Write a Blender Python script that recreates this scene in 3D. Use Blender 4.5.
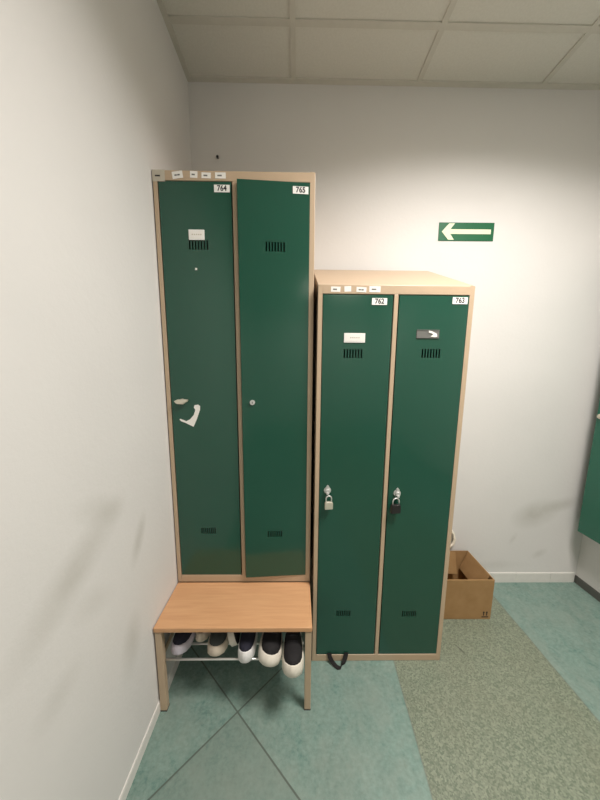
import bpy, bmesh, math, random
from mathutils import Matrix, Vector
for o in list(bpy.data.objects): bpy.data.objects.remove(o)
S = bpy.context.scene
C = S.collection
PI = math.pi
R = math.radians

# ------------------------------------------------------------------ camera
F_PX = 261.83
CAM = (0.5416, -1.4882, 1.3793)
PITCH, YAW, ROLL = 0.1391, 0.0123, 0.0077
def cam_axis(u, v, f):
    c, s = math.cos(ROLL), math.sin(ROLL); X = c*u - s*v; U = s*u + c*v
    c, s = math.cos(PITCH), math.sin(PITCH); Y = c*f + s*U; Z = -s*f + c*U
    c, s = math.cos(YAW), math.sin(YAW); return Vector((c*X + s*Y, -s*X + c*Y, Z))
cd = bpy.data.cameras.new('camera'); cam = bpy.data.objects.new('camera', cd); C.objects.link(cam)
cd.sensor_fit = 'VERTICAL'; cd.sensor_height = 24.0; cd.lens = F_PX/800*24.0; cd.clip_start = 0.02
ax, ay, az = cam_axis(1,0,0), cam_axis(0,1,0), -cam_axis(0,0,1)
m = Matrix((ax, ay, az)).transposed().to_4x4(); m.translation = CAM; cam.matrix_world = m
S.camera = cam

# ------------------------------------------------------------------ world, lamp light, exposure
W = bpy.data.worlds.new('world'); S.world = W; W.use_nodes = True
W.node_tree.nodes['Background'].inputs[0].default_value = (0.8, 0.85, 1, 1)
W.node_tree.nodes['Background'].inputs[1].default_value = 0.0
S.view_settings.view_transform = 'Standard'; S.view_settings.look = 'None'
S.view_settings.gamma = 1; S.view_settings.exposure = -0.03; S.view_settings.use_curve_mapping = False
H = 2.745                     # ceiling height
LAMPS = [(1.433, -1.148, 51.0), (1.433, -4.208, 22.0)]
def panel_lamp(x, y, power):
    ld = bpy.data.lights.new('panel_light', 'AREA'); ld.shape = 'SQUARE'; ld.size = 0.54
    ld.energy = power; ld.color = (1.0, 0.943, 0.893); ld.spread = R(150)
    lo = bpy.data.objects.new('panel_light', ld); C.objects.link(lo); lo.location = (x, y, H-0.014)
for a in LAMPS: panel_lamp(*a)

# ------------------------------------------------------------------ helpers
def tag(o, label=None, cat=None, group=None, kind=None):
    if label: o['label'] = label
    if cat: o['category'] = cat
    if group: o['group'] = group
    if kind: o['kind'] = kind
    return o
def empty(name, loc=(0,0,0), rz=0, label=None, cat=None, group=None):
    o = bpy.data.objects.new(name, None); C.objects.link(o); o.empty_display_size = 0.05
    o.location = loc; o.rotation_euler = (0, 0, rz); return tag(o, label, cat, group)
def obj(name, bm, mats, parent=None, bevel=0, seg=2, smooth=False, loc=(0,0,0)):
    me = bpy.data.meshes.new(name)
    bmesh.ops.remove_doubles(bm, verts=bm.verts, dist=1e-6)
    bmesh.ops.recalc_face_normals(bm, faces=bm.faces)
    bm.to_mesh(me); bm.free()
    o = bpy.data.objects.new(name, me); C.objects.link(o); o.location = loc
    for mt in (mats if isinstance(mats, (list, tuple)) else [mats]): me.materials.append(mt)
    if parent: o.parent = parent
    if smooth:
        for p in me.polygons: p.use_smooth = True
    if bevel:
        b = o.modifiers.new('bevel', 'BEVEL'); b.width = bevel; b.segments = seg; b.limit_method = 'ANGLE'; b.angle_limit = R(40)
    return o
def B(): return bmesh.new()
def box(bm, x0, x1, y0, y1, z0, z1, mi=0):
    vs = [bm.verts.new((x, y, z)) for x in (x0, x1) for y in (y0, y1) for z in (z0, z1)]
    for f in ((0,1,3,2),(4,6,7,5),(0,4,5,1),(2,3,7,6),(0,2,6,4),(1,5,7,3)):
        bm.faces.new([vs[i] for i in f]).material_index = mi
    return bm
def prism(bm, pts, y0, y1, axis='y', mi=0):
    # pts: outline in the plane across `axis`; extruded along it
    def P(a, b, t):
        return {'y': (a, t, b), 'x': (t, a, b), 'z': (a, b, t)}[axis]
    lo = [bm.verts.new(P(a, b, y0)) for a, b in pts]; hi = [bm.verts.new(P(a, b, y1)) for a, b in pts]
    n = len(pts); fs = [bm.faces.new(lo), bm.faces.new(hi[::-1])]
    for i in range(n): fs.append(bm.faces.new([lo[i], lo[(i+1)%n], hi[(i+1)%n], hi[i]]))
    for f in fs: f.material_index = mi
    return bm
def tube(bm, pts, r, n=10, mi=0, closed=False):
    pts = [Vector(p) for p in pts]; rings = []
    N = len(pts)
    up = None
    for i, p in enumerate(pts):
        a = pts[(i-1) % N] if (closed or i) else p; b = pts[(i+1) % N] if (closed or i < N-1) else p
        t = (b-a).normalized()
        if up is None: up = t.orthogonal().normalized()
        up = (up - t*up.dot(t)).normalized(); s = t.cross(up)
        rr = r[i] if isinstance(r, (list, tuple)) else r
        rings.append([bm.verts.new(p + (up*math.cos(2*PI*k/n) + s*math.sin(2*PI*k/n))*rr) for k in range(n)])
    for i in range(N if closed else N-1):
        A, D = rings[i], rings[(i+1) % N]
        for k in range(n): bm.faces.new([A[k], A[(k+1)%n], D[(k+1)%n], D[k]]).material_index = mi
    if not closed:
        bm.faces.new(rings[0][::-1]).material_index = mi; bm.faces.new(rings[-1]).material_index = mi
    return bm
def ribbon(bm, pts, w, th):
    # flat strap: pts = list of (point, width direction)
    L = []
    P = [Vector(p) for p, d in pts]
    for i, (p, d) in enumerate(pts):
        d = Vector(d).normalized(); t = (P[min(i+1, len(P)-1)] - P[max(i-1, 0)]).normalized(); n = t.cross(d).normalized()
        L.append([bm.verts.new(Vector(p) + d*a*w/2 + n*b*th/2) for a, b in ((-1,-1),(1,-1),(1,1),(-1,1))])
    for A, D in zip(L, L[1:]):
        for k in range(4): bm.faces.new([A[k], A[(k+1)%4], D[(k+1)%4], D[k]])
    bm.faces.new(L[0][::-1]); bm.faces.new(L[-1]); return bm
def text_into(bm, s, size, cx, cz, y, mi=1, squeeze=1.0):
    cu = bpy.data.curves.new('txt', 'FONT'); cu.body = s; cu.size = size; cu.align_x = 'CENTER'; cu.align_y = 'CENTER'
    cu.offset = size*0.03
    t = bpy.data.objects.new('txt', cu); C.objects.link(t)
    bpy.context.view_layer.update()
    ev = t.evaluated_get(bpy.context.evaluated_depsgraph_get()); me = ev.to_mesh()
    vs = [bm.verts.new((cx + v.co.x*squeeze, y, cz + v.co.y)) for v in me.vertices]
    for p in me.polygons:
        try: bm.faces.new([vs[i] for i in p.vertices]).material_index = mi
        except ValueError: pass
    ev.to_mesh_clear(); bpy.data.objects.remove(t); bpy.data.curves.remove(cu)

# ------------------------------------------------------------------ materials
class NT:
    def __init__(s, name, rough=0.5, spec=0.5, metal=0):
        s.m = bpy.data.materials.new(name); s.m.use_nodes = True; s.t = s.m.node_tree; s.n = s.t.nodes
        s.b = s.n['Principled BSDF']; s.b.inputs['Roughness'].default_value = rough; s.b.inputs['Metallic'].default_value = metal
        s.b.inputs['Specular IOR Level'].default_value = spec; s._co = None
    def add(s, t, **k):
        nd = s.n.new(t)
        for a, v in k.items(): setattr(nd, a, v)
        return nd
    def plug(s, sock, v):
        if isinstance(v, bpy.types.NodeSocket): s.t.links.new(v, sock)
        elif isinstance(v, (int, float)): sock.default_value = v
        else: sock.default_value = tuple(v) + (1,) if len(v) == 3 and sock.type == 'RGBA' else v
    def co(s, scale=None):
        if s._co is None: s._co = s.add('ShaderNodeTexCoord').outputs['Object']
        if not scale: return s._co
        mp = s.add('ShaderNodeMapping'); s.plug(mp.inputs[0], s._co); mp.inputs['Scale'].default_value = scale; return mp.outputs[0]
    def noise(s, sc, det=3, rough=.55, vec=None, dist=0):
        n = s.add('ShaderNodeTexNoise'); s.plug(n.inputs['Vector'], vec or s.co()); n.inputs['Scale'].default_value = sc
        n.inputs['Detail'].default_value = det; n.inputs['Roughness'].default_value = rough; n.inputs['Distortion'].default_value = dist
        return n.outputs['Fac']
    def math(s, op, a, b=0, c=None):
        n = s.add('ShaderNodeMath', operation=op); s.plug(n.inputs[0], a); s.plug(n.inputs[1], b)
        if c is not None: s.plug(n.inputs[2], c)
        return n.outputs[0]
    def mapr(s, v, a, b, c=0, d=1):
        n = s.add('ShaderNodeMapRange'); n.clamp = True; s.plug(n.inputs[0], v)
        for i, q in enumerate((a, b, c, d)): n.inputs[i+1].default_value = q
        return n.outputs[0]
    def mix(s, f, a, b, mode='MIX'):
        n = s.add('ShaderNodeMix', data_type='RGBA', blend_type=mode)
        s.plug(n.inputs[0], f); s.plug(n.inputs[6], a); s.plug(n.inputs[7], b); return n.outputs[2]
    def xyz(s, v=None):
        n = s.add('ShaderNodeSeparateXYZ'); s.plug(n.inputs[0], v or s.co()); return n.outputs
    def bump(s, h, strength=.2, dist=.002):
        n = s.add('ShaderNodeBump'); s.plug(n.inputs['Height'], h); n.inputs['Strength'].default_value = strength
        n.inputs['Distance'].default_value = dist; s.plug(s.b.inputs['Normal'], n.outputs[0])
    def base(s, v): s.plug(s.b.inputs['Base Color'], v); return s.m
    def smudge(s, a, b, cx, cz, ang, la, lb):
        # soft elongated blotch in the plane of sockets a, b
        da = s.math('SUBTRACT', a, cx); db = s.math('SUBTRACT', b, cz); c, q = math.cos(ang), math.sin(ang)
        u = s.math('ADD', s.math('MULTIPLY', da, c/la), s.math('MULTIPLY', db, q/la))
        v = s.math('ADD', s.math('MULTIPLY', da, -q/lb), s.math('MULTIPLY', db, c/lb))
        r = s.math('SQRT', s.math('ADD', s.math('MULTIPLY', u, u), s.math('MULTIPLY', v, v)))
        return s.mapr(r, 1.0, 0.2)
def plain(name, col, rough=.5, spec=.5, metal=0, var=.06, sc=25, bump=0):
    n = NT(name, rough, spec, metal)
    f = n.noise(sc, 2)
    lo = tuple(c*(1-var) for c in col); hi = tuple(min(1, c*(1+var)) for c in col)
    if bump: n.bump(n.noise(sc*8, 2), bump, .001)
    return n.base(n.mix(f, lo, hi))

WALLC = (0.71, 0.69, 0.67)
def wall_mat(name, axes, smudges):
    n = NT(name, .75, .3); o = n.xyz(); a, b = o[axes[0]], o[axes[1]]
    c = n.mix(n.mapr(n.noise(1.6, 4), .35, .7), WALLC, tuple(v*.95 for v in WALLC))
    wob = n.mapr(n.noise(9, 4), .3, .75, .55, 1)
    for (cx, cz, ang, la, lb, k) in smudges:
        f = n.math('MULTIPLY', n.math('MULTIPLY', n.smudge(a, b, cx, cz, ang, la, lb), wob), k)
        c = n.mix(f, c, (.36, .34, .29))
    n.bump(n.noise(55, 4, .6), .22, .003)
    return n.base(c)
# stains: (position along wall, height, angle, half length, half width, strength)
M_wall_left = wall_mat('painted_plaster_left', (1, 2), [(-.90,.87,R(28),.24,.07,.42),(-.80,.97,R(-30),.12,.05,.30),(-.655,.775,R(62),.10,.035,.45),(-.735,.45,R(80),.12,.06,.34),(-.86,.74,R(-30),.10,.05,.2),(-.98,.62,R(10),.08,.05,.2)])
M_wall_back = wall_mat('painted_plaster_back', (0, 2), [(2.02,.47,R(20),.17,.10,.55),(2.17,.53,R(14),.13,.05,.45),(1.9,.30,R(60),.05,.02,.25),(2.08,.20,R(30),.06,.03,.3),(1.8,.12,0,.25,.04,.18),(1.42,2.25,0,.3,.05,.06)])
M_wall = wall_mat('painted_plaster', (0, 2), [])
M_skirt = plain('skirting_white', (.70,.68,.64), .5, .4)
M_skirt_dark = plain('skirting_dark', (.10,.10,.09), .5)
M_beige = plain('beige_lacquer', (.46,.345,.235), .42, .45, var=.04)
M_green = NT('green_lacquer', .16, .55)
M_green.bump(M_green.noise(5, 2), .05, .01)
M_green = M_green.base(M_green.mix(M_green.noise(3, 3), (.0115,.065,.041), (.0135,.073,.047)))
M_green_w = plain('light_green_lacquer', (.017,.115,.072), .2, .55)
M_dark_in = plain('dark_interior', (.03,.03,.028), .8, .2)
M_white = plain('white_plastic', (.80,.79,.76), .5, .4, var=.03)
M_paper = plain('white_paper', (.78,.76,.72), .8, .2, var=.05)
M_paper_grey = plain('grey_sticker', (.50,.46,.38), .7, .2)
M_ink = plain('black_ink', (.025,.022,.025), .7, .2)
M_steel = plain('bright_steel', (.66,.66,.64), .32, .5, .55)
M_bar = plain('rack_steel', (.72,.72,.70), .35, .5, .8)
M_brass = plain('satin_nickel', (.64,.60,.50), .38, .5, .5)
M_black = plain('black_plastic', (.018,.016,.016), .4, .4)
M_cloth = plain('black_webbing', (.020,.018,.018), .85, .2, bump=.4, sc=60)
M_card_black = plain('dark_grey_plastic', (.14,.14,.13), .45, .4)
M_rubber = plain('off_white_rubber', (.64,.60,.52), .6, .35, var=.05)
M_rubber_w = plain('white_rubber', (.68,.67,.66), .6, .35, var=.04)
M_rubber_l = plain('lilac_white_rubber', (.52,.48,.54), .6, .35, var=.08)
M_rubber_t = plain('cream_rubber', (.54,.47,.38), .6, .35, var=.06)
M_shoe = plain('black_canvas', (.016,.015,.016), .8, .25, bump=.3, sc=50)
M_shoe_g = plain('charcoal_mesh', (.05,.055,.052), .85, .25, bump=.4, sc=60)
M_shoe_n = plain('navy_knit', (.020,.020,.032), .85, .25, bump=.4, sc=60)
M_lace = plain('dark_lace', (.03,.03,.033), .8, .2)
M_sign = plain('sign_green', (.008,.115,.045), .45, .4)
M_glow = plain('pale_yellow_arrow', (.78,.80,.58), .5, .3)
M_cable = plain('ivory_cable', (.80,.74,.62), .5, .4)

n = NT('beech_laminate', .32, .4)
g = n.noise(6, 5, .6, n.co((1, 14, 14)), .4)
M_beech = n.base(n.mix(n.mapr(g, .3, .7), (.60,.345,.18), (.52,.28,.14)))
n = NT('beech_edge', .4, .4); g = n.noise(8, 4, .6, n.co((1, 20, 20)))
M_beech_edge = n.base(n.mix(g, (.50,.27,.14), (.42,.21,.10)))
n = NT('cardboard', .85, .2); o = n.xyz()
g = n.noise(14, 4); f = n.noise(90, 2, .5, n.co((.15, .15, 1)))
M_board = n.base(n.mix(n.mapr(g, .3, .7), (.30,.178,.076), (.36,.22,.10))); n.bump(f, .12, .001)
M_board_edge = plain('cardboard_edge', (.58,.44,.30), .9, .2)

n = NT('ceiling_tile', .9, .1); f = n.noise(130, 2)
M_tile = n.base(n.mix(n.mapr(f, .35, .65), (.66,.64,.585), (.69,.67,.615))); n.bump(f, .15, .001)
M_grid = plain('ceiling_grid_bar', (.60,.575,.515), .6, .3)

# floor: teal marbled sheet with diagonal seams, a mossy speckled strip set into it
n = NT('sheet_floor', .42, .4); o = n.xyz(); X, Y = o[0], o[1]
f1 = n.mapr(n.noise(4.5, 5, .62, None, 1.2), .3, .7); f2 = n.mapr(n.noise(26, 4, .6, n.co((1, .8, 1)), .8), .35, .7)
teal = n.mix(f1, (.058,.122,.108), (.118,.187,.167)); teal = n.mix(n.math('MULTIPLY', f2, .55), teal, (.185,.225,.20))
pz = n.mapr(n.noise(11, 4, .65), .60, .75); teal = n.mix(n.math('MULTIPLY', pz, .30), teal, (.10,.105,.09))
# tone steps from sheet to sheet
A1, B1, C1 = -.3213, -.369, -(-.3213*.19 + -.369*-.517)      # seam 1: a*x + b*y + c = 0
A2, B2, C2 = .317, -.355, -(.317*.431 + -.355*-.518)
def seam(a, b, c):
    L = math.hypot(a, b)
    return n.math('ADD', n.math('ADD', n.math('MULTIPLY', X, a/L), n.math('MULTIPLY', Y, b/L)), c/L)
f3 = n.mapr(n.noise(70, 4, .7, n.co((1, 1.2, 1))), .36, .66); teal = n.mix(n.math('MULTIPLY', f3, .5), teal, (.20,.285,.255))
f4 = n.mapr(n.noise(3.2, 3, .6), .48, .70); teal = n.mix(n.math('MULTIPLY', f4, .45), teal, (.175,.205,.18))
f5 = n.mapr(n.noise(48, 3, .7), .66, .76); teal = n.mix(n.math('MULTIPLY', f5, .55), teal, (.07,.09,.08))
s1, s2 = seam(A1, B1, C1), seam(A2, B2, C2)
q = n.math('MULTIPLY', n.math('GREATER_THAN', s1, 0), n.math('GREATER_THAN', s2, 0))
teal = n.mix(n.math('MULTIPLY', q, .35), teal, (.125,.155,.135))
left = n.math('LESS_THAN', X, .99)
d = n.math('MINIMUM', n.math('ABSOLUTE', s1), n.math('ABSOLUTE', s2))
ln = n.math('MULTIPLY', n.mapr(d, .0036, .0018), left)
teal = n.mix(n.math('MULTIPLY', ln, .8), teal, (.055,.062,.052))
moss_n = n.add('ShaderNodeTexVoronoi'); n.plug(moss_n.inputs['Vector'], n.co((1, 1.15, 1))); moss_n.inputs['Scale'].default_value = 190
v = n.add('ShaderNodeSeparateXYZ'); n.plug(v.inputs[0], moss_n.outputs['Color'])
moss = n.mix(n.mapr(v.outputs[0], .1, .95), (.10,.125,.092), (.19,.215,.165))
moss = n.mix(n.math('MULTIPLY', n.mapr(n.noise(40, 4, .7), .5, .7), .5), moss, (.10,.12,.088))
moss = n.mix(n.math('MULTIPLY', n.mapr(n.noise(3, 3), .45, .7), .25), moss, (.14,.135,.095))
sc = n.smudge(X, Y, 1.35, -.40, R(-62), .035, .007); moss = n.mix(n.math('MULTIPLY', sc, .8), moss, (.05,.055,.045))
wob = n.math('MULTIPLY', n.math('SUBTRACT', n.noise(7, 2), .5), .006)
xx = n.math('ADD', X, wob)
# strip edges drawn as the straight cuts they are
e1 = n.math('SUBTRACT', xx, n.math('ADD', 1.024, n.math('MULTIPLY', Y, .047))); e2 = n.math('SUBTRACT', 1.733, xx)
inside = n.math('MINIMUM', e1, e2)
col = n.mix(n.mapr(inside, -.001, .001), teal, moss)
edge = n.mapr(n.math('ABSOLUTE', inside), .005, .001)
col = n.mix(n.math('MULTIPLY', edge, .45), col, (.10,.11,.09))
M_floor = n.base(n.mix(1.0, col, (1.26, 1.24, 1.20), 'MULTIPLY')); n.bump(n.noise(60, 3), .06, .001)
n.plug(n.b.inputs['Roughness'], n.mapr(n.noise(8, 3), .3, .7, .34, .55))
n = NT('white_wall_tile', .35, .4); br = n.add('ShaderNodeTexBrick'); n.plug(br.inputs['Vector'], n.co((1, 1, 1)))
M_rwall = wall_mat('painted_plaster_right', (1, 2), [])
n = NT('lamp_diffuser', .5); n.b.inputs['Emission Color'].default_value = (1,.9,.77,1); n.b.inputs['Emission Strength'].default_value = 6
M_diff = n.base((.8,.8,.8))

# ------------------------------------------------------------------ the room
RX, FY = 2.337, -5.2
def struct(name, bm, mt, **k): return tag(obj(name, bm, mt, **k), kind='structure')
struct('floor', box(B(), -.1, RX+.1, FY-.1, .1, -.05, 0), M_floor)
struct('ceiling', box(B(), -.1, RX+.1, FY-.1, .1, H, H+.05), M_tile)
struct('wall_left', box(B(), -.1, 0, FY-.1, .1, 0, H), M_wall_left)
struct('wall_back', box(B(), 0, RX, 0, .1, 0, H), M_wall_back)
struct('wall_right', box(B(), RX, RX+.1, FY-.1, .1, 0, H), M_rwall)
struct('wall_front', box(B(), 0, RX, FY-.1, FY, 0, H), M_wall)
T0, TS, TY = .515, .612, -.230
bm = B()
for k in range(3): box(bm, T0+k*TS-.012, T0+k*TS+.012, FY, 0, H-.006, H)
for k in range(9): box(bm, 0, RX, TY-k*TS-.012, TY-k*TS+.012, H-.0055, H)
struct('trim_1', bm, M_grid)
bm = B(); box(bm, 0, .022, FY, 0, H-.008, H); box(bm, RX-.022, RX, FY, 0, H-.008, H); box(bm, .022, RX-.022, -.022, 0, H-.008, H); box(bm, .022, RX-.022, FY, FY+.022, H-.008, H)
struct('trim_2', bm, M_grid)
def skirting(name, axis, a0, a1, joins, h, mt, flip):
    bm = B(); prof = [(0,0),(.005,0),(.005,h-.008),(.003,h),(0,h)]
    cuts = [a0] + joins + [a1]
    for p, q in zip(cuts, cuts[1:]):
        if axis == 'x': prism(bm, [(-y, z) for y, z in prof], p+.0008, q-.0008, 'x')       # along X on the back wall
        else: prism(bm, [((RX - x) if flip else x, z) for x, z in prof], p+.0008, q-.0008, 'y')
    return struct(name, bm, mt)
skirting('baseboard_back', 'x', .012, RX-.012, [.65, 1.95, 2.17], .068, M_skirt, False)
skirting('baseboard_left', 'y', FY, -.012, [-4.2, -2.2, -.58], .045, M_skirt, False)
skirting('baseboard_right', 'y', FY, 0, [], .05, M_skirt_dark, True)
for i, (x, y, p) in enumerate(LAMPS):
    t = empty('ceiling_light', (x, y, H), label=['square flush ceiling light panel nearest the lockers', 'square flush ceiling light panel deeper in the room'][i], cat='light', group='ceiling light panels')
    bm = B(); h = .3
    for a in ((-h,h,-h,-h+.02),(-h,h,h-.02,h),(-h,-h+.02,-h+.02,h-.02),(h-.02,h,-h+.02,h-.02)): box(bm, *a, -.014, -.001)
    obj('frame', bm, M_white, t); obj('diffuser', box(B(), -h+.02, h-.02, -h+.02, h-.02, -.008, -.002), M_diff, t)

# ------------------------------------------------------------------ lockers
def grid_panel(bm, x0, x1, z0, z1, y, holes, th):
    xs = sorted({x0, x1, *[h[0] for h in holes], *[h[1] for h in holes]}); zs = sorted({z0, z1, *[h[2] for h in holes], *[h[3] for h in holes]})
    for a, b in zip(xs, xs[1:]):
        for c, d in zip(zs, zs[1:]):
            mx, mz = (a+b)/2, (c+d)/2
            if any(h[0] < mx < h[1] and h[2] < mz < h[3] for h in holes): continue
            box(bm, a, b, y, y+th, c, d)
    # drop the walls between neighbouring cells
    bmesh.ops.remove_doubles(bm, verts=bm.verts, dist=1e-6)
    seen = {}
    for f in list(bm.faces):
        seen.setdefault(tuple(sorted((round(v.co.x,6), round(v.co.y,6), round(v.co.z,6)) for v in f.verts)), []).append(f)
    bmesh.ops.delete(bm, geom=[f for l in seen.values() if len(l) > 1 for f in l], context='FACES_ONLY')
    return bm
def vent(parent, cx, cz, w, h, nslots, label=None):
    pitch = w/nslots; hs = []
    for k in range(nslots):
        a = cx - w/2 + (k+.24)*pitch; hs.append((a, a+pitch*.52, cz-h/2+.004, cz+h/2-.004))
    bm = grid_panel(B(), cx-w/2, cx+w/2, cz-h/2, cz+h/2, .0004, hs, .001)
    o = obj('vent', bm, M_green, parent)
    return o
def door(parent, w, h, loc, number, rz=0, upper=None, lower=None, plate=None, card=None, cardkind=None):
    # origin on the hinge side (right), local x from -w to 0, front at y = 0
    ux, uz = upper; lx, lz = lower
    UW, UH, LW, LH = .078, .042, .066, .036
    holes = [(ux-UW/2, ux+UW/2, uz-UH/2, uz+UH/2), (lx-LW/2, lx+LW/2, lz-LH/2, lz+LH/2)]
    bm = grid_panel(B(), -w, 0, 0, h, 0, holes, .0015)
    for a in ((-w,-w+.0015,.0015,.018,0,h),(-.0015,0,.0015,.018,0,h),(-w+.0015,-.0015,.0015,.018,0,.0015),(-w+.0015,-.0015,.0015,.018,h-.0015,h)): box(bm, *a)
    d = obj('door', bm, M_green, parent, loc=loc); d.rotation_euler = (0, 0, rz)
    vent(d, ux, uz, UW, UH, 7); vent(d, lx, lz, LW, LH, 8)
    px, pz = plate
    bm = box(B(), px-.029, px+.029, -.002, -.0002, pz-.0125, pz+.0125)
    text_into(bm, number, .026, px, pz, -.0023, 1, .92)
    obj('number_plate', bm, [M_white, M_ink], d)
    if card:
        cx, cz = card
        if cardkind in ('white', 'small'):
            q = .72 if cardkind == 'small' else 1
            ho = obj('card_holder', box(B(), cx-.041*q, cx+.041*q, -.0025, -.0003, cz-.018, cz+.018), M_white, d)
            bm = box(B(), cx-.037*q, cx+.037*q, -.0032, -.0026, cz-.014, cz+.015)
            for k in range(5): box(bm, cx-.018+k*.008, cx-.013+k*.008, -.0035, -.0031, cz-.0015, cz+.0025, 1)
            obj('name_card', bm, [M_paper, M_paper_grey], d)
        else:
            bm = box(B(), cx-.044, cx+.044, -.0020, -.0003, cz-.016, cz+.016)
            for zz in (-.016, .0135): box(bm, cx-.044, cx+.044, -.0034, -.0019, cz+zz, cz+zz+.0025)
            tag(obj('card_holder', bm, M_card_black, d), 'dark empty card holder')
            pts = [(cx+.002,cz+.013),(cx+.016,cz+.010),(cx+.034,cz+.001),(cx+.036,cz-.010),(cx+.028,cz-.012),(cx+.010,cz-.010),(cx+.020,cz-.001),(cx+.012,cz+.003),(cx+.002,cz+.005)]
            tag(obj('torn_card', prism(B(), pts, -.0042, -.0036), M_paper, d), 'torn white scrap of card')
    return d
def locker(name, x, yf, z, w, hf, hb, depth, label):
    t = empty(name, (x, yf, z), 0, label, 'locker')
    bm = B(); s = .0015
    side = lambda a: prism(bm, [(.003, 0), (depth, 0), (depth, hb), (.003, hf)], a, a+s, 'x')
    side(0); side(w-s); side(w/2-.0007)
    box(bm, 0, w, depth-s, depth, 0, hb)                                     # back
    box(bm, 0, w, .003, depth, 0, .0015)                                     # bottom
    prism(bm, [(.003, hf-.0015), (depth, hb-.0015), (depth, hb), (.003, hf)], 0, w, 'x')   # sloping top
    obj('carcass', bm, M_beige, t)
    bm = B(); st = .0175
    box(bm, 0, st, 0, .025, 0, hf); box(bm, w-st, w, 0, .025, 0, hf); box(bm, w/2-.0085, w/2+.0085, 0, .025, .034, hf-.034)
    box(bm, st, w-st, 0, .025, 0, .034); box(bm, st, w-st, 0, .025, hf-.034, hf)
    obj('front_frame', bm, M_beige, t, bevel=.002)
    # dark rebate lining behind the door gaps
    return t, st
DW = .2685
def hinge_lock(d, x, z, kind):
    if kind == 'barrel':
        bm = B(); tube(bm, [(x,-.0002,z),(x,-.006,z)], .0105, 20); tube(bm, [(x,-.006,z),(x,-.0075,z)], .0085, 20)
        box(bm, x-.001, x+.001, -.0082, -.0070, z-.004, z+.004, 1)
        tag(obj('lock_barrel', bm, [M_steel, M_ink], d), 'round silver key lock')
    if kind == 'hasp':
        bm = B(); tube(bm, [(x,-.0002,z),(x,-.004,z)], .015, 22)
        tube(bm, [(x,-.004,z),(x,-.016,z)], .0095, 18)
        prism(bm, [(x-.008,z+.004),(x-.006,z+.020),(x,z+.026),(x+.006,z+.020),(x+.008,z+.004)], -.010, -.003)
        # eye that takes the padlock
        ring = [(x, -.020+.009*math.cos(a), z-.013+.009*math.sin(a)) for a in [2*PI*k/16 for k in range(16)]]
        box(bm, x-.005, x+.005, -.020, -.0002, z-.012, z-.004)
        tag(obj('hasp', bm, M_steel, d, bevel=.0008), 'silver turn knob with hasp')
    if kind == 'lever':
        bm = B(); tube(bm, [(x,-.0002,z),(x,-.008,z)], .012, 18)
        pts = [(x-.030,z+.003),(x-.020,z-.008),(x+.006,z-.010),(x+.024,z+.001),(x+.028,z+.009),(x+.010,z+.011),(x-.016,z+.010)]
        prism(bm, pts, -.020, -.008)
        tag(obj('lever_handle', bm, M_brass, d, bevel=.003), 'pale metal turning handle')
def sticker(t, x0, x1, z0, z1, tilt=0, mt=None, marks=1):
    cx, cz = (x0+x1)/2, (z0+z1)/2; bm = box(B(), x0-cx, x1-cx, -.0009, -.0002, z0-cz, z1-cz); w = x1-x0
    for k in range(marks):
        a = -w*.28 + k*w*.56/max(marks,1); box(bm, a, a+w*.36/max(marks,1)+.002, -.0012, -.0008, -.003, .002, 1)
    o = obj('sticker', bm, [mt or M_paper, M_ink if mt else M_card_black], t, loc=(cx, 0, cz)); o.rotation_euler = (0, tilt, 0)

# short locker: numbers 762 and 763
SX, SY, SH = .620, -.445, 1.677
short, st = locker('locker', SX, SY, 0, .602, SH, 1.861, .395, 'shorter beige locker with green doors 762 and 763, standing on the floor')
dz, dh = .0365, SH-.034-.0365-.0025
d762 = door(short, DW, dh, (st+.0025+DW, .001, dz), '762', 0, (-.147, 1.382), (-.149, .216), (-.052, 1.580), (-.143, 1.443), 'white')
hinge_lock(d762, -.235, .812, 'hasp')
d763 = door(short, DW, dh, (.602-st-.0025, .001, dz), '763', 0, (-.132, 1.385), (-.142, .212), (-.035, 1.586), (-.150, 1.460), 'dark')
hinge_lock(d763, -.232, .800, 'hasp')
for (a, b, c, e, tl, mk) in ((.049,.085,1.650,1.669,.02,1),(.100,.126,1.651,1.671,-.05,0),(.146,.184,1.650,1.668,.04,2),(.195,.238,1.650,1.672,0,1)): sticker(short, a, b, c, e, tl, None, mk)

# tall locker on the bench: numbers 764 and 765
TX, TYF, TZ = .004, -.412, .386
tall, st = locker('locker', TX, TYF, TZ, .602, 2.080-TZ, 2.255-TZ, .395, 'taller beige locker with green doors 764 and 765, standing on the shoe bench')
dh2 = 2.080-TZ-.034-.0365-.0025
d764 = door(tall, DW, dh2, (st+.0025+DW, .001, dz), '764', 0, (-.130, 1.402), (-.140, .216), (-.034, 1.598), (-.135, 1.437), 'small')
hinge_lock(d764, -.222, .797, 'lever')
tape = [(-.174,.782),(-.160,.784),(-.152,.778),(-.153,.762),(-.168,.722),(-.183,.690),(-.214,.706),(-.234,.714),(-.240,.722),(-.236,.724),(-.212,.714),(-.196,.722),(-.180,.740),(-.172,.762),(-.178,.772)]
tag(obj('torn_sticker', prism(B(), tape, -.0014, -.0003), M_paper, d764), 'torn white remains of a sticker')
tag(obj('torn_sticker', prism(B(), [(-.147,1.311),(-.139,1.311),(-.139,1.318),(-.146,1.319)], -.0010, -.0003), M_paper, d764), 'tiny white scrap of sticker')
d765 = door(tall, DW, dh2, (.602-st-.0025, -.001, dz), '765', R(3.6), (-.130, 1.395), (-.138, .208), (-.035, 1.594), None)
hinge_lock(d765, -.226, .797, 'barrel')
sticker(tall, .000, .046, 1.655, 1.694, 0, M_paper_grey, 1)
for (a, b, c, e, tl, mk) in ((.073,.112,1.666,1.690,-.14,2),(.139,.166,1.669,1.691,.05,1),(.181,.215,1.668,1.687,.03,1),(.231,.270,1.668,1.688,0,1)): sticker(tall, a, b, c, e, tl, None, mk)

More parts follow.
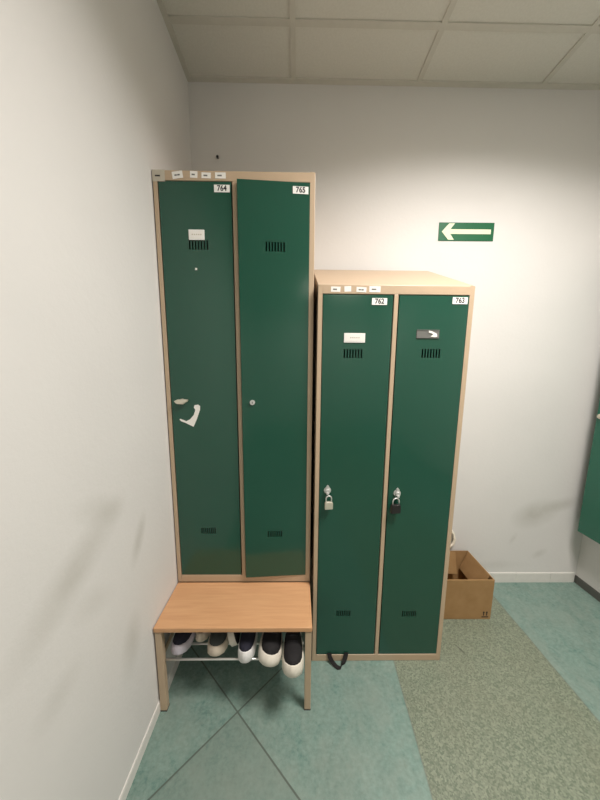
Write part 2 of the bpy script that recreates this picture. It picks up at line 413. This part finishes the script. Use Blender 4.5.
# ------------------------------------------------------------------ shoe bench
BX, BY, BZ = TX, -.624, .386        # front edge of the seat
bench = empty('bench', (BX, BY, 0), 0, 'low shoe bench with beech seat board and beige steel legs under the taller locker', 'bench')
bm = box(B(), 0, .602, 0, TYF-BY-.001, BZ-.020-.001, BZ-.001, 0)
sb = obj('seat_board', bm, [M_beech], bench, bevel=.003)
bm = B(); L = .585
for (x0, x1) in ((.002,.030),(.572,.600)):
    box(bm, x0, x1, .006, L, BZ-.027, BZ-.022); box(bm, x0, x1, .21, L, BZ-.049, BZ-.022)
box(bm, .030, .572, .006, .028, BZ-.027, BZ-.022); box(bm, .030, .572, L-.028, L, BZ-.049, BZ-.022); box(bm, .030, .572, .225, .253, BZ-.049, BZ-.022)
for (x0, x1) in ((.002,.030),(.572,.600)): box(bm, x0, x1, .218, L, BZ-.022, BZ-.0005)
box(bm, .030, .572, .222, .25, BZ-.022, BZ-.0005); box(bm, .030, .572, L-.028, L, BZ-.022, BZ-.0005)
obj('seat_frame', bm, M_beige, bench, bevel=.0015)
for x0, lo in ((.002, 0), (.572, .003)):
    for y0 in (.004, L-.032):
        g = obj('leg', box(B(), x0+lo, x0+lo+.025, y0, y0+.022, .003, BZ-(.027 if y0 < .1 else .049)), M_beige, bench, bevel=.002)
        obj('foot_cap', box(B(), x0+lo-.0005, x0+lo+.0255, y0-.0005, y0+.0225, 0, .005), M_black, g)
RZ = .222
bars = [.020, .078, .20, .32, .44]
for k, y in enumerate(bars): obj('rack_bar', tube(B(), [(.030, y, RZ), (.572, y, RZ)], .0042, 10), M_bar, bench, smooth=True)
for x0 in (.008, .594):
    obj('rack_rail', box(B(), x0-.003, x0+.003, .032, L-.032, RZ-.010, RZ+.010), M_beige, bench)

# ------------------------------------------------------------------ shoes
def lerp(tab, t):
    for (a, va), (b, vb) in zip(tab, tab[1:]):
        if t <= b: q = (t-a)/(b-a); q = q*q*(3-2*q); return va + (vb-va)*q
    return tab[-1][1]
WT = [(0,.30),(.03,.56),(.10,.70),(.45,.76),(.66,.97),(.76,1.0),(.86,.95),(.93,.80),(.975,.55),(1,.22)]
def shoe(loc, yaw, label, upper=None, sole=None, L=.27, w=.088, sole_h=.034, pitch=0, roll=0, flare=.010, tall=1):
    """toe points to local -y, origin under the ball of the toe end on the ground"""
    t = empty('shoe', loc, 0, label, 'shoe', 'shoes on the bench rack'); t.rotation_euler = (pitch, roll, yaw)
    N = 26
    ts = [i/(N-1) for i in range(N)]
    ts = [0.5-0.5*math.cos(PI*a) for a in ts]
    yy = lambda a: L*(1-a)              # toe at y=0, heel at y=L
    def ring(inset, z):
        pts = []
        for a in ts: pts.append((lerp(WT, a)*(w/2-inset*.6), yy(a)*(1-2*inset/L)+inset))
        return [Vector((x, y, z(1-y/L))) for x, y in pts] + [Vector((-x, y, z(1-y/L))) for x, y in reversed(pts)]
    spring = lambda a: .010*max(0, (a-.72)/.28)**2
    top = lambda a: spring(a) + sole_h + .006*max(0, (a-.8)/.2) - .004*math.sin(PI*min(1,max(0,a/.8)))
    layers = [ring(.006, lambda a: spring(a)), ring(0, lambda a: spring(a)+.005), ring(.001, lambda a: spring(a)+sole_h*.5), ring(flare*.55, lambda a: top(a)-.003), ring(flare, top), ring(flare+.010, lambda a: top(a)-.002)]
    bm = B(); V = [[bm.verts.new(p) for p in l] for l in layers]; n2 = len(V[0])
    for A, D in zip(V, V[1:]):
        for k in range(n2): bm.faces.new([A[k], A[(k+1)%n2], D[(k+1)%n2], D[k]])
    for l, rev in ((V[0], True), (V[-1], False)):
        h = n2//2
        for k in range(h-1): bm.faces.new([l[k], l[k+1], l[n2-2-k], l[n2-1-k]])
    obj('sole', bm, sole, t, smooth=True)
    HT = [(0,.052),(.1,.060),(.3,.046),(.42,.050),(.55,.052),(.75,.034),(.90,.026),(.97,.014),(1,.003)]
    M2 = 13; rings = []
    bm = B()
    for a in ts:
        hw = lerp(WT, a)*(w/2 - flare*.55 - .001); y = yy(a)*(1-2*flare/L)+flare; z0 = top(a)-.006; hh = lerp(HT, a)*tall+.006
        op = max(0, min(1, (.40-a)/.08)) if a > .06 else 0
        r = []
        for j in range(M2):
            th = PI*j/(M2-1); cx = math.cos(th); sx = math.sin(th)**.75 if 0 < j < M2-1 else 0
            # the foot opening sinks into the shoe
            sink = op*hh*.78 if abs(cx) < .62 else 0
            r.append(bm.verts.new((hw*cx, y, z0 + hh*sx - sink)))
        rings.append(r)
    for A, D in zip(rings, rings[1:]):
        for j in range(M2-1): bm.faces.new([A[j], A[j+1], D[j+1], D[j]])
    bm.faces.new(rings[0]); bm.faces.new(rings[-1][::-1])
    obj('upper', bm, upper, t, smooth=True)
    bm = B()
    for k in range(5):
        a = .46 + k*.062; z = top(a) + lerp(HT, a)*tall - .001; y = yy(a); hw = .017
        tube(bm, [(-hw, y, z-.005), (-hw*.4, y-.002, z+.0015), (hw*.4, y-.002, z+.0015), (hw, y, z-.005)], .0022, 6)
    obj('lace', bm, M_lace, t, smooth=True)
    return t
GZ = RZ + .0045
shoe((.075,-.604,GZ), R(-2), 'black shoe with lilac-white toe, first shoe from the wall end of the rack', M_shoe_n, M_rubber_l, w=.080, flare=.010, sole_h=.036)
shoe((.149,-.556,GZ), R(0), 'pale-toed shoe set further back on the rack, second from the wall', M_shoe_g, M_rubber_t, L=.25, w=.062, flare=.009)
shoe((.226,-.610,GZ), R(1), 'charcoal shoe with a cream rounded toe, left of the shoe lying on edge', M_shoe_g, M_rubber_t, w=.084, flare=.011, sole_h=.036)
shoe((.269,-.588,GZ+.039), R(-2), 'black shoe lying on edge with its pale sole facing the wall side', M_shoe, M_rubber, L=.25, w=.076, roll=R(72), sole_h=.024, flare=.003, tall=.42)
shoe((.346,-.634,GZ), R(-1.5), 'black knit shoe with blocky white toe, third from the free end of the rack', M_shoe_n, M_rubber_w, w=.070, flare=.007, sole_h=.044)
shoe((.438,-.652,GZ+.008), R(-2.5), 'black canvas shoe with thick cream rim down its left, second from the free end', M_shoe, M_rubber, w=.096, flare=.014, sole_h=.040, roll=R(8))
shoe((.533,-.682,GZ), R(0), 'black canvas shoe with cream toe rim sticking out furthest beside the right bench leg', M_shoe, M_rubber, w=.086, flare=.009, sole_h=.044)

# ------------------------------------------------------------------ padlocks
def padlock(x, y, z, label, body, w, h):
    t = empty('padlock', (x, y, z), R(6), label, 'padlock')
    bm = B(); prism(bm, [(-w/2,-h),(w/2,-h),(w/2,-.004),(w/2-.004,0),(-w/2+.004,0),(-w/2,-.004)], -.007, .007)
    obj('body', bm, body, t, bevel=.002)
    r = w*.34; pts = [(-r,0,-.004)] + [(-r*math.cos(PI*k/10), 0, .014+r*math.sin(PI*k/10)) for k in range(11)] + [(r,0,-.004)]
    obj('shackle', tube(B(), pts, .0026, 8), M_steel, t, smooth=True)
    return t
padlock(.678, -.4625, .806, 'small silver padlock hanging on locker door 762', M_brass, .034, .032)
padlock(.961, -.4625, .794, 'black padlock with silver shackle hanging on locker door 763', M_black, .040, .038)

# ------------------------------------------------------------------ strap under door 762
bm = B()
pts = [((.699,-.4475,.046),(1,0,0)),((.702,-.4520,.030),(1,0,.15)),((.712,-.4580,.014),(1,0,.3)),((.726,-.4680,.005),(1,.3,.1)),((.740,-.4760,.0030),(.8,.6,0)),((.752,-.4740,.0040),(.5,.8,0)),
       ((.762,-.4640,.008),(.8,.3,-.3)),((.770,-.4560,.020),(.95,0,-.3)),((.776,-.4500,.034),(1,0,-.2)),((.779,-.4475,.048),(1,0,0))]
tag(obj('strap', ribbon(bm, pts, .020, .0025), M_cloth), 'black webbing strap loop hanging out below locker door 762 onto the floor', 'strap')

# ------------------------------------------------------------------ cardboard box
bx0, bx1, by0, by1, bh = 1.225, 1.608, -.246, -.022, .238
t = empty('cardboard_box', ((bx0+bx1)/2, (by0+by1)/2, 0), 0, 'open brown cardboard box on the floor between the shorter locker and the back wall', 'box')
hx, hy, w = (bx1-bx0)/2, (by1-by0)/2, .005
bm = B(); box(bm, -hx, hx, -hy, -hy+w, 0, bh); box(bm, -hx, hx, hy-w, hy, 0, bh); box(bm, -hx, -hx+w, -hy+w, hy-w, 0, bh); box(bm, hx-w, hx, -hy+w, hy-w, 0, bh); box(bm, -hx, hx, -hy, hy, 0, .005)
obj('carton', bm, M_board, t, bevel=.001)
bm = B(); prism(bm, [(hx-w-.001, bh-.001), (hx-w-.004, bh+.001), (hx-.052, bh-.110), (hx-.048, bh-.112)], -hy+.030, hy-.012, 'y'); obj('flap', bm, M_board, t)
bm = B(); prism(bm, [(hy-w-.001, bh-.001), (hy-w-.004, bh+.001), (hy-.045, bh-.120), (hy-.041, bh-.122)], -hx+.012, hx-.085, 'x'); obj('flap', bm, M_board, t)
bm = B(); x, y = hx-.040, -hy-.0006
for k in (0, .017):
    box(bm, x+k-.0022, x+k+.0022, y, y+.0004, .022, .040); prism(bm, [(x+k-.006,.038),(x+k+.006,.038),(x+k,.050)], y, y+.0004)
box(bm, x-.010, x+.027, y, y+.0004, .012, .017)
tag(obj('printed_mark', bm, M_ink, t), 'two black upward arrows over a bar')

# ------------------------------------------------------------------ sign, cable, nail, wall cabinet
t = empty('exit_direction_sign', (1.433, 0, 2.0755), 0, 'green rectangular sign with pale arrow pointing left on the back wall', 'sign')
t.rotation_euler = (0, R(-.3), 0)
obj('plate', box(B(), -.147, .147, -.003, -.0003, -.045, .045), M_sign, t, bevel=.0008)
A = [(-.131,0),(-.094,.040),(-.064,.040),(-.086,.0115),(.130,.0115),(.130,-.0115),(-.086,-.0115),(-.064,-.040),(-.094,-.040)]
obj('arrow', prism(B(), A, -.0040, -.0030), M_glow, t)
bm = B(); tube(bm, [(.135,-.0002,2.406),(.135,-.010,2.406)], .004, 12); tube(bm, [(.135,-.010,2.406),(.135,-.012,2.406)], .0065, 12)
tag(obj('nail', bm, M_ink), 'dark nail in the back wall above the taller locker', 'nail')
bm = B(); tube(bm, [(1.470,-.010,.40),(1.490,-.012,.375),(1.512,-.014,.345),(1.522,-.016,.310),(1.517,-.016,.280),(1.500,-.012,.258),(1.480,-.010,.248),(1.455,-.010,.245)], .008, 8)
tag(obj('cable', bm, M_cable, smooth=True), 'short ivory cable on the back wall, just right of the shorter locker', 'cable')
cx0, cy0, cy1, cz0, cz1 = 2.217, -1.27, -.070, .402, 1.95
t = empty('wall_cabinet', (RX, (cy0+cy1)/2, cz0), 0, 'green shallow metal cabinet hung on the right wall at the frame edge', 'cabinet')
ly0, ly1, lx0, hz = cy0-(cy0+cy1)/2, cy1-(cy0+cy1)/2, cx0-RX, cz1-cz0
obj('body', box(B(), lx0+.016, -.0005, ly0+.002, ly1-.002, 0, hz), M_green_w, t, bevel=.002)
d = obj('door', box(B(), lx0, lx0+.014, ly0, ly1, .001, hz), M_green_w, t, bevel=.003)
bm = B(); tube(bm, [(lx0,ly1-.022,.70),(lx0-.006,ly1-.022,.70)], .014, 18); tube(bm, [(lx0-.006,ly1-.022,.70),(lx0-.016,ly1-.022,.70)], .008, 14)
tag(obj('lock_knob', bm, M_brass, d), 'round pale metal lock knob')
